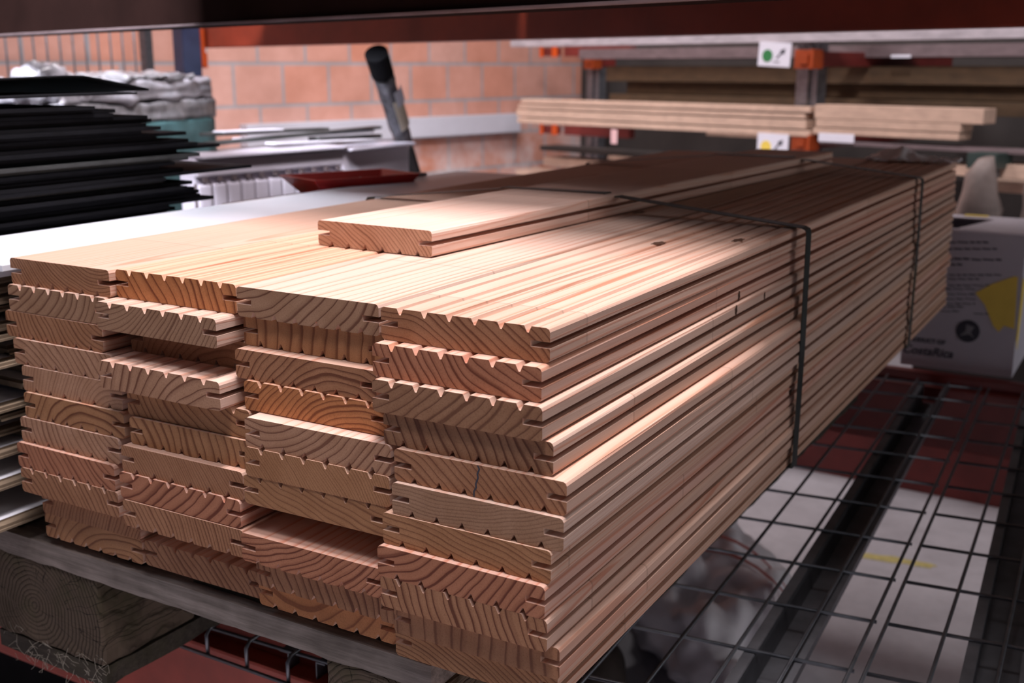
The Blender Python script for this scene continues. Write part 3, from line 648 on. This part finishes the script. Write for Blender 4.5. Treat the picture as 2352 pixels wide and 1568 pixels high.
rod('timber_board', 2140, 0, 2238, 376, 399, -.1, .12, M['ply'], 'short pale block end above the white box', 'board')
rod('timber_board', 2298, 0, 2500, 377, 409, -.12, .14, M['ply'], 'pale thick board at the right edge above the sacks', 'board')
rod('timber_board', 2230, 0, 2500, 413, 436, .05, .12, M['ply'], 'lower pale board at the right edge behind the sacks', 'board')
rod('plastic_crate', 2222, 0, 2290, 350, 386, -.2, .12, M['dgreen'], 'dark green plastic crate edge above the grey sack', 'crate')
# price label strip, tag, small papers
rod('paper_label', 1880, 0, 1962, 305, 325, -.14, .004, M['paper'], 'white paper label hanging under the right light bundle', 'label')
rod('paper_label', 2046, 0, 2092, 126, 133, .22, .004, M['paper'], 'small white paper label on the brown-grey plank', 'label')
rod('paper_tag', 1403, 0, 1417, 297, 330, -.14, .004, M['pink'], 'small pink tag hanging below the left light bundle', 'tag')
def card(x0, y0, x1, y1, dot, lab, tilt):
    a = rk(x0, y0, -.1225); b = rk(x1, y0, -.1225); c_ = rk(x0, y1, -.1225); wd = (b-a).length; h_ = a.z-c_.z
    R = basis(-RW) if (b-a).dot(-RW) > 0 else basis(RW)
    X = (b-a); X.z = 0; X.normalize(); ctr = (a+b)/2; ctr.z = a.z-h_/2
    Rm = Matrix((X, -RN, Vector((0, 0, 1)))).transposed() @ Matrix.Rotation(tilt, 3, 'Y')
    bm = bmesh.new(); addbox(bm, (0, 0, 0), (wd, .003, h_), None, .001)
    root = finish('picture_card', bm, M['paper'], None, ctr, (0, 0, 0)); root.rotation_mode = 'XYZ'; root.rotation_euler = Rm.to_euler(); setp(root, lab, 'card', 'picture cards on the far rack')
    def part(nm, bm, mat): return finish(nm, bm, mat, root)
    bm = bmesh.new(); bmesh.ops.create_cone(bm, cap_ends=True, segments=32, radius1=h_*.255, radius2=h_*.255, depth=.001)
    bmesh.ops.rotate(bm, matrix=Matrix.Rotation(math.pi/2, 3, 'X'), verts=bm.verts[:]); bmesh.ops.translate(bm, vec=(-wd*.21, -.0024, -h_*.06), verts=bm.verts[:]); part('colour_dot', bm, dot)
    bm = bmesh.new(); s_ = h_
    addprism(bm, [(wd*.06, -.002, -s_*.14), (wd*.08, -.002, -s_*.18), (wd*.26, -.002, s_*.10), (wd*.22, -.002, s_*.14)], (0, -.001, 0)); addprism(bm, [(wd*.16, -.002, s_*.16), (wd*.33, -.002, s_*.27), (wd*.30, -.002, s_*.02)], (0, -.001, 0)); part('screw_symbol', bm, M['ink'])
    bm = bmesh.new(); addbox(bm, (wd*.08, -.002, -s_*.30), (wd*.20, .001, s_*.05)); part('print_line', bm, M['grey'])
card(1744, 98, 1818, 153, M['green'], 'white card with a green dot and a screw symbol', .05)
card(1741, 305, 1812, 360, M['yellow'], 'white card with a yellow dot and a screw symbol', .01)
# grey sacks on the right
for k, (x, y, w_, h_, lab) in enumerate(((2250, 470, .075, .22, 'upright grey plastic sack behind the white box'), (2362, 480, .040, .17, 'narrow pointed grey sack at the right edge'))):
    p = onpl(x, y, KP, KN); bm = bmesh.new(); bmesh.ops.create_cone(bm, cap_ends=True, segments=26, radius1=1, radius2=.25, depth=1)
    bmesh.ops.subdivide_edges(bm, edges=bm.edges[:], cuts=4, use_grid_fill=True)
    for v in bm.verts: v.co = Vector((v.co.x*w_, v.co.y*w_*.7, (v.co.z+.5)*h_))
    lumpy(bm, .03, 14, k)
    for v in bm.verts: v.co.z = max(v.co.z, 0)
    o = finish('sack', bm, M['gbag'], None, (p.x, p.y, p.z-.0995), (0, 0, .7*k), True); setp(o, lab, 'sack')
# pallet-like base the sacks stand on, hidden by the box
p = onpl(2295, 470, KP, KN)
bm = bmesh.new(); addbox(bm, (p.x, p.y, (p.z-.10+.342)/2), (.34, .12, p.z-.10-.342), basis(KD)); o = finish('timber_stand', bm, M['void'], world=True); setp(o, 'dark timber stand carrying the grey sacks behind the box', 'stand')
# ------------------------------------------------------------------ white box on the wire deck
BX = empty('cardboard_box', (-.10, 1.752, ZM+.003), 'white printed cardboard box with yellow star, standing on the wire deck', 'box')
bw, bh, bd, t_ = .222, .292, .26, .004
def bpart(nm, boxes, mat, par=BX):
    bm = bmesh.new()
    for c_, s_ in boxes: addbox(bm, c_, s_, None, .001)
    return finish(nm, bm, mat, par)
bpart('box_wall', [((bw/2, t_/2, bh/2), (bw, t_, bh)), ((bw/2, bd-t_/2, bh/2), (bw, t_, bh)), ((t_/2, bd/2, bh/2), (t_, bd-2*t_-.001, bh)), ((bw-t_/2, bd/2, bh/2), (t_, bd-2*t_-.001, bh)), ((bw/2, bd/2, t_/2), (bw-.01, bd-.01, t_))], M['box'])
bm = bmesh.new()
# lid: white top with an opening toward its left front
addbox(bm, (bw*.80, bd*.5, bh+.002), (bw*.40, bd, .004)); addbox(bm, (bw*.30, bd*.90, bh+.002), (bw*.60, bd*.20, .004)); addbox(bm, (bw*.30, .012, bh+.002), (bw*.60, .024, .004)); addprism(bm, [(bw*.60, 0.02, bh), (bw*.60, bd*.8, bh), (bw*.38, .02, bh)], (0, 0, .004))
finish('box_lid', bm, M['lid'], BX)
bm = bmesh.new(); addbox(bm, (bw*.30, bd*.55, bh-.05), (bw*.55, bd*.7, .004)); finish('box_inside_dark', bm, M['ink'], BX)  # black sheet below the opening stands for the unlit inside
bm = bmesh.new(); addbox(bm, (bw*.40, bd*.97, bh+.0048), (bw*.22, bd*.10, .0012)); finish('yellow_patch', bm, M['yellow'], BX)
def fx(x, y):  # pixel on the front face -> local x,z
    p = onpl(x, y, Vector((0, 1.752, 0)), Vector((0, 1, 0))); return p.x+.10, p.z-(ZM+.003)
star = [(2240, 672), (2278, 652), (2330, 634), (2338, 636), (2330, 755), (2306, 748), (2294, 762), (2281, 748), (2262, 700)]
P = [fx(*q) for q in star]; P = [(min(a, bw-.0005), b) for a, b in P]
bm = bmesh.new(); addprism(bm, [(a, -.0003, b) for a, b in P], (0, -.0008, 0)); finish('yellow_star', bm, M['yellow'], BX)
bm = bmesh.new(); zs = [P[3][1], P[4][1]]
addprism(bm, [(bw+.0003, 0, zs[0]), (bw+.0003, .05, zs[0]-.02), (bw+.0003, .03, zs[1]-.05), (bw+.0003, 0, zs[1]-.02)], (.0008, 0, 0)); finish('yellow_star', bm, M['yellow'], BX)
bm = bmesh.new(); cx_, cz_ = fx(2223, 760); bmesh.ops.create_cone(bm, cap_ends=True, segments=30, radius1=.0235, radius2=.0235, depth=.0008)
bmesh.ops.rotate(bm, matrix=Matrix.Rotation(math.pi/2, 3, 'X'), verts=bm.verts[:]); bmesh.ops.translate(bm, vec=(cx_, -.0006, cz_), verts=bm.verts[:]); g_ = finish('globe_emblem', bm, M['ink'], BX)
bm = bmesh.new(); addprism(bm, [(cx_-.004, -.001, cz_+.014), (cx_+.012, -.001, cz_+.010), (cx_+.006, -.001, cz_-.002), (cx_+.014, -.001, cz_-.014), (cx_+.003, -.001, cz_-.006), (cx_-.016, -.001, cz_-.012), (cx_-.004, -.001, cz_)], (0, -.0005, 0)); finish('emblem_swirl', bm, M['grey'], g_)
bm = bmesh.new(); rr = random.Random(2)
rows = [(2170, 2270, 556, 5), (2165, 2290, 571, 5), (2176, 2226, 594, 6), (2232, 2300, 596, 6), (2176, 2210, 607, 6), (2180, 2300, 631, 4), (2178, 2250, 640, 4), (2178, 2285, 655, 4), (2172, 2245, 663, 4), (2172, 2238, 675, 4), (2170, 2246, 686, 4), (2165, 2240, 697, 4), (2155, 2212, 704, 4), (2158, 2202, 714, 4), (2236, 2274, 720, 4)]
for x0, x1, y, h_ in rows:
    x = x0
    while x < x1-4:
        w_ = min(rr.uniform(9, 26), x1-x); a, z0 = fx(x, y-h_/2); b, z1 = fx(x+w_, y+h_/2+ .6)
        if a > .001: addbox(bm, ((a+b)/2, -.0006, (z0+z1)/2), (b-a, .0008, abs(z0-z1)*.75))
        x += w_+4
finish('small_print', bm, M['ink'], BX)
def text(s_, x, y, size, nm, par, shear=0, sx=1):
    c = bpy.data.curves.new(nm, 'FONT'); c.body = s_; c.size = size; c.extrude = .0004; c.shear = shear; c.offset = .0004
    tmp = bpy.data.objects.new(nm+'_tmp', c); COL.objects.link(tmp); bpy.context.view_layer.update()
    me = bpy.data.meshes.new_from_object(tmp.evaluated_get(bpy.context.evaluated_depsgraph_get())); bpy.data.objects.remove(tmp)
    me.materials.clear(); me.materials.append(M['ink']); o = bpy.data.objects.new(nm, me); COL.objects.link(o); o.parent = par
    o.location = (x, -.0007, y); o.rotation_euler = (math.pi/2, 0, 0); o.scale = (sx, 1, 1); return o
a, z0 = fx(2082, 781); text('PRODUCT OF', a, z0, .0125, 'lettering', BX)
a, z0 = fx(2072, 808); text('CostaRica', a, z0, .025, 'lettering', BX, .25)
# ------------------------------------------------------------------ things along the brick wall
def pd(x, y, d): return dep(x, y, d)
def hbasis(v): v = Vector((v.x, v.y, 0)).normalized(); return basis(v)
# radiators: white ribbed panels standing on the deck
def radiator(xl, xr, ytl, ytr, dl, dr, ribs, label, style):
    a = pd(xl, ytl, dl); b = pd(xr, ytr, dr); zt = (a.z+b.z)/2; a.z = b.z = 0; u = (b-a).normalized(); L_ = (b-a).length; n = Vector((u.y, -u.x, 0)); n = n if (CAM-a).dot(n) > 0 else -n
    root = empty('radiator', (a.x, a.y, ZM+.003), label, 'radiator', None, math.atan2(u.y, u.x)); h_ = zt-ZM-.003;
    bm = bmesh.new(); addbox(bm, (L_/2, 0, h_/2), (L_, .05, h_), None, .006)
    finish('radiator_body', bm, M['radi'], root)
    fy = -.026
    if style == 0:
        bm = bmesh.new()
        for k in range(ribs): addbox(bm, (L_*(k+.5)/ribs, fy-.004, (h_-.05)/2), (L_/ribs*.86, .014, h_-.055), None, .005)
        finish('radiator_ribs', bm, M['radi'], root)
        bm = bmesh.new()
        for k in range(ribs+1): addbox(bm, (L_*k/ribs, fy-.0015, (h_-.05)/2), (.0045, .004, h_-.05))
        for k in range(ribs): addbox(bm, (L_*(k+.5)/ribs, fy-.009, h_-.043), (.010, .006, .009))
        finish('rib_gap_shade', bm, M['radid'], root)  # dark strips put the shade of the rib gaps into colour
        bm = bmesh.new(); addbox(bm, (L_/2, fy-.003, h_-.020), (L_, .012, .034), None, .004); finish('top_rail', bm, M['radi'], root)
    else:
        bm = bmesh.new()
        for k in range(ribs): addbox(bm, (L_*(.06+.88*(k+.5)/ribs), fy-.0005, h_*.45), (L_/ribs*.42, .004, h_*.72), None, .001)
        finish('grille_slots', bm, M['radid'], root)
    bm = bmesh.new(); addbox(bm, (L_/2, .0, h_+.004), (L_-.01, .10, .007), None, .002); finish('top_grille', bm, M['radi'], root)
    return root
radiator(425, 765, 352, 350, 2.30, 2.62, 11, 'white ribbed radiator standing behind the black sheets', 0)
radiator(768, 922, 346, 331, 2.72, 2.95, 9, 'white slotted radiator right of the ribbed one', 1)
# white long profile leaning on the wall and the dark strips lying over the radiators
def pbar(name, x0, y0, d0, x1, y1, d1, hpx, dpt, mat, label, cat, grp=None, bev=.003):
    a, b = pd(x0, y0, d0), pd(x1, y1, d1); h_ = hpx*((d0+d1)/2)/2579; bm = bmesh.new(); addbar(bm, a, b, dpt, h_, bev)
    o = finish(name, bm, mat, world=True); return setp(o, label, cat, grp)
offw = Vector((WU.y, -WU.x, 0)); offw = offw if (CAM-W0).dot(offw) > 0 else -offw
wa, wb = (onpl(x_, y_, W0+offw*.030, offw) for x_, y_ in ((560, 312), (1188, 281)))
pbar('plastic_profile', 560, 312, (wa-CAM).dot(FW), 1188, 281, (wb-CAM).dot(FW), 46, .05, M['trunk'], 'long white plastic profile running along the brick wall', 'profile')
for k, (x0, y0, x1, y1, d0, d1, lab) in enumerate(((470, 309, 745, 296, 2.40, 2.85, 'dark grey profile, leftmost of the three above the radiators'), (480, 330, 866, 292, 2.38, 3.0, 'long dark grey profile crossing above both radiators'), (720, 320, 866, 312, 2.72, 3.02, 'short dark grey profile nearest the slotted radiator'))):
    pbar('plastic_profile', x0, y0, d0, x1, y1, d1, 7 if k != 2 else 9, .03, M['slat'], lab, 'profile', None, .001)
for k, (x0, y0, x1, y1, d0, d1) in enumerate(((500, 303, 640, 297, 2.44, 2.6), (545, 320, 850, 300, 2.58, 3.0), (620, 330, 850, 321, 2.50, 2.78))):
    pbar('plastic_profile', x0, y0, d0, x1, y1, d1, 5, .035, M['trunk'], 'white plastic profile %s' % ['lying above the ribbed radiator behind the black pile', 'between the two long dark profiles', 'lying lowest, right on top of the radiators'][k], 'profile')
# black pipe wrapped in film
a, b = pd(866, 128, 2.75), pd(948, 395, 3.1); dr = (b-a).normalized(); t0 = (ZM+.004-a.z)/dr.z; bot = a+dr*t0
T = empty('drain_pipe', bot, 'black plastic pipe with film and cream label, leaning in front of the brick wall', 'pipe')
def seg(nm, f0, f1, r0, r1, mat, n=24, lump=0):
    L_ = (b-a).length; bm = bmesh.new(); N_ = 14; addtube(bm, [a + dr*L_*(f0+(f1-f0)*i/N_) for i in range(N_+1)], [r0+(r1-r0)*i/N_ for i in range(N_+1)], n)
    if lump: lumpy(bm, lump, 30, 3)
    return finish(nm, bm, mat, T, world=True)
seg('pipe_tube', .02, t0/(b-a).length, .0225, .0215, M['tube'])
seg('pipe_socket', -.02, .14, .0295, .0285, M['black'])
seg('film_wrap', .15, .74, .0262, .0245, M['tubew'], 24, .004)
# label sheet curved on the camera side
bm = bmesh.new(); L_ = (b-a).length; ax = dr; toc = (CAM-a); toc = (toc - ax*toc.dot(ax)).normalized(); sd = ax.cross(toc)
for f0, f1, mat, nm, c0, c1, rad in ((.32, .56, 'label', 'paper_label', .1, 1.5, .0305), (.24, .36, 'paper', 'white_paper_flap', .35, 1.5, .036)):
    bm = bmesh.new(); g = [[bm.verts.new(a + ax*L_*(f0+(f1-f0)*i/4) + (toc*math.cos(c0+(c1-c0)*j/6) - sd*math.sin(c0+(c1-c0)*j/6))*rad) for j in range(7)] for i in range(5)]
    for i in range(4):
        for j in range(6): bm.faces.new((g[i][j], g[i][j+1], g[i+1][j+1], g[i+1][j]))
    bmesh.ops.solidify(bm, geom=bm.faces[:], thickness=.0006); finish(nm, bm, M[mat], T, world=True)
# red tray on the white panel
zc_ = .9685; a = onz(722, 414, 1.004); b = onz(966, 397, 1.004); u = (b-a); u.z = 0; L_ = u.length; ang = math.atan2(u.y, u.x)
TR = empty('plastic_tray', (a.x, a.y, zc_+.001), 'red plastic tray lying on the low crate behind the white panels', 'tray', None, ang)
bm = bmesh.new(); o1 = [(0, 0), (L_, 0), (L_, .12), (0, .12)]; hh = .034
def ring(z, g): return [bm.verts.new((x + (-g if x < .01 else g), y + (-g*.4 if y < .01 else g), z)) for x, y in o1]
r0, r1, r2, r3 = ring(0, -.03), ring(hh, .0), ring(hh, -.006), ring(.003, -.034)
for p_, q_ in ((r0, r1), (r1, r2), (r2, r3)):
    for i in range(4): bm.faces.new((p_[i], p_[(i+1) % 4], q_[(i+1) % 4], q_[i]))
bm.faces.new(r0); bm.faces.new(r3); finish('tray_shell', bm, M['tray'], TR)
for k, fx_ in enumerate((.55, .78)):
    bm = bmesh.new(); bmesh.ops.create_cone(bm, cap_ends=True, segments=12, radius1=.010, radius2=.001, depth=.050)
    p = a + u*fx_; n_ = Vector((-u.y, u.x, 0)).normalized(); p = p + n_*.045
    o = finish('plaster_cone', bm, M['label'], None, (p.x, p.y, zc_+.006)); setp(o, ['left', 'right'][k]+' small cream cone standing in the red tray', 'cone')
pbar('plastic_profile', 768, 419, (onz(768, 421, zp)-CAM).dot(FW)*.99, 976, 400, (onz(976, 401, zp)-CAM).dot(FW)*.98, 9, .015, M['grey'], 'grey profile lying along the front of the red tray', 'profile')
bm = bmesh.new(); addbox(bm, (-.885, .78, .7165+(.9675-.7165)/2), (.10, .32, .9675-.7165), None, .003); o = finish('wooden_stand', bm, M['ply2'], world=True); setp(o, 'narrow dark stand holding up the red tray', 'stand')
# black filler box added to darken the floor under the shelf
bm = bmesh.new(); addbox(bm, (-1.25, 1.05, .19), (1.15, 1.3, .38), None, .01); o = finish('dark_filler_box', bm, M['black'], world=True); setp(o, 'black box added on the floor to darken the space under the red front beam', 'crate')
# stretch-wrapped bundle behind the black sheets
p = pd(352, 290, 2.75); q1 = pd(498, 290, 3.05); u = (q1-p); u.z = 0; ang = math.atan2(u.y, u.x); W_ = u.length*2.15
top = pd(430, 182, 2.9).z; mid = pd(430, 228, 2.9).z
BN = empty('wrapped_bundle', (q1.x-math.cos(ang)*W_/2, q1.y-math.sin(ang)*W_/2, ZM+.003), 'film-wrapped bundle of goods behind the black sheets', 'bundle', None, ang)
zb0 = ZM+.003
def bsec(nm, z0, z1, w0, dp, mat, amp, seed, dx=0):
    bm = bmesh.new(); addbox(bm, (dx, dp/2, (z0+z1)/2-zb0), (w0, dp, z1-z0), None, .008)
    bmesh.ops.subdivide_edges(bm, edges=[e for e in bm.edges if e.calc_length() > .03], cuts=14, use_grid_fill=True); lumpy(bm, amp, 16, seed); lumpy(bm, amp*.5, 50, seed)
    return finish(nm, bm, mat, BN, smooth=True)
bsec('lower_goods', ZM+.006, mid-.05, W_, .3, M['teal'], .004, 1)
bsec('middle_goods', mid-.05, mid, W_+.006, .3, M['filmd'], .010, 2)
bsec('white_goods', mid, top, W_*.96, .28, M['film'], .014, 3)
bsec('top_film', top, top+.014, W_*.45, .2, M['filmd'], .012, 4, W_*.12)
bsec('film_tuft', mid+.01, top+.018, W_*.22, .1, M['film'], .03, 5, -W_*.42)
# wire mesh guard in front of the brick wall, left
gm = bmesh.new(); n_ = 0; off = Vector((WU.y, -WU.x, 0)); off = off if (CAM-W0).dot(off) > 0 else -off
A0 = W0 + off*.35; s0, s1 = -2.9, -1.45
for k in range(34):
    p = A0 + WU*(s0+(s1-s0)*k/33); addtube(gm, [(p.x, p.y, .3), (p.x, p.y, 1.9)], .0035, 6)
for z_ in (.55, .95, 1.135, 1.45, 1.8):
    p, q = A0 + WU*s0, A0 + WU*s1; addtube(gm, [(p.x, p.y, z_), (q.x, q.y, z_)], .006, 6)
o = finish('mesh_guard', gm, M['wire'], world=True); setp(o, 'thin wire mesh guard in front of the left brick wall', 'mesh guard')
for s_ in (s0, s1):
    p = A0 + WU*s_; bm = bmesh.new(); addbox(bm, (p.x, p.y, .95), (.03, .03, 1.9)); 
    finish('guard_post', bm, M['wire'], o, world=True)
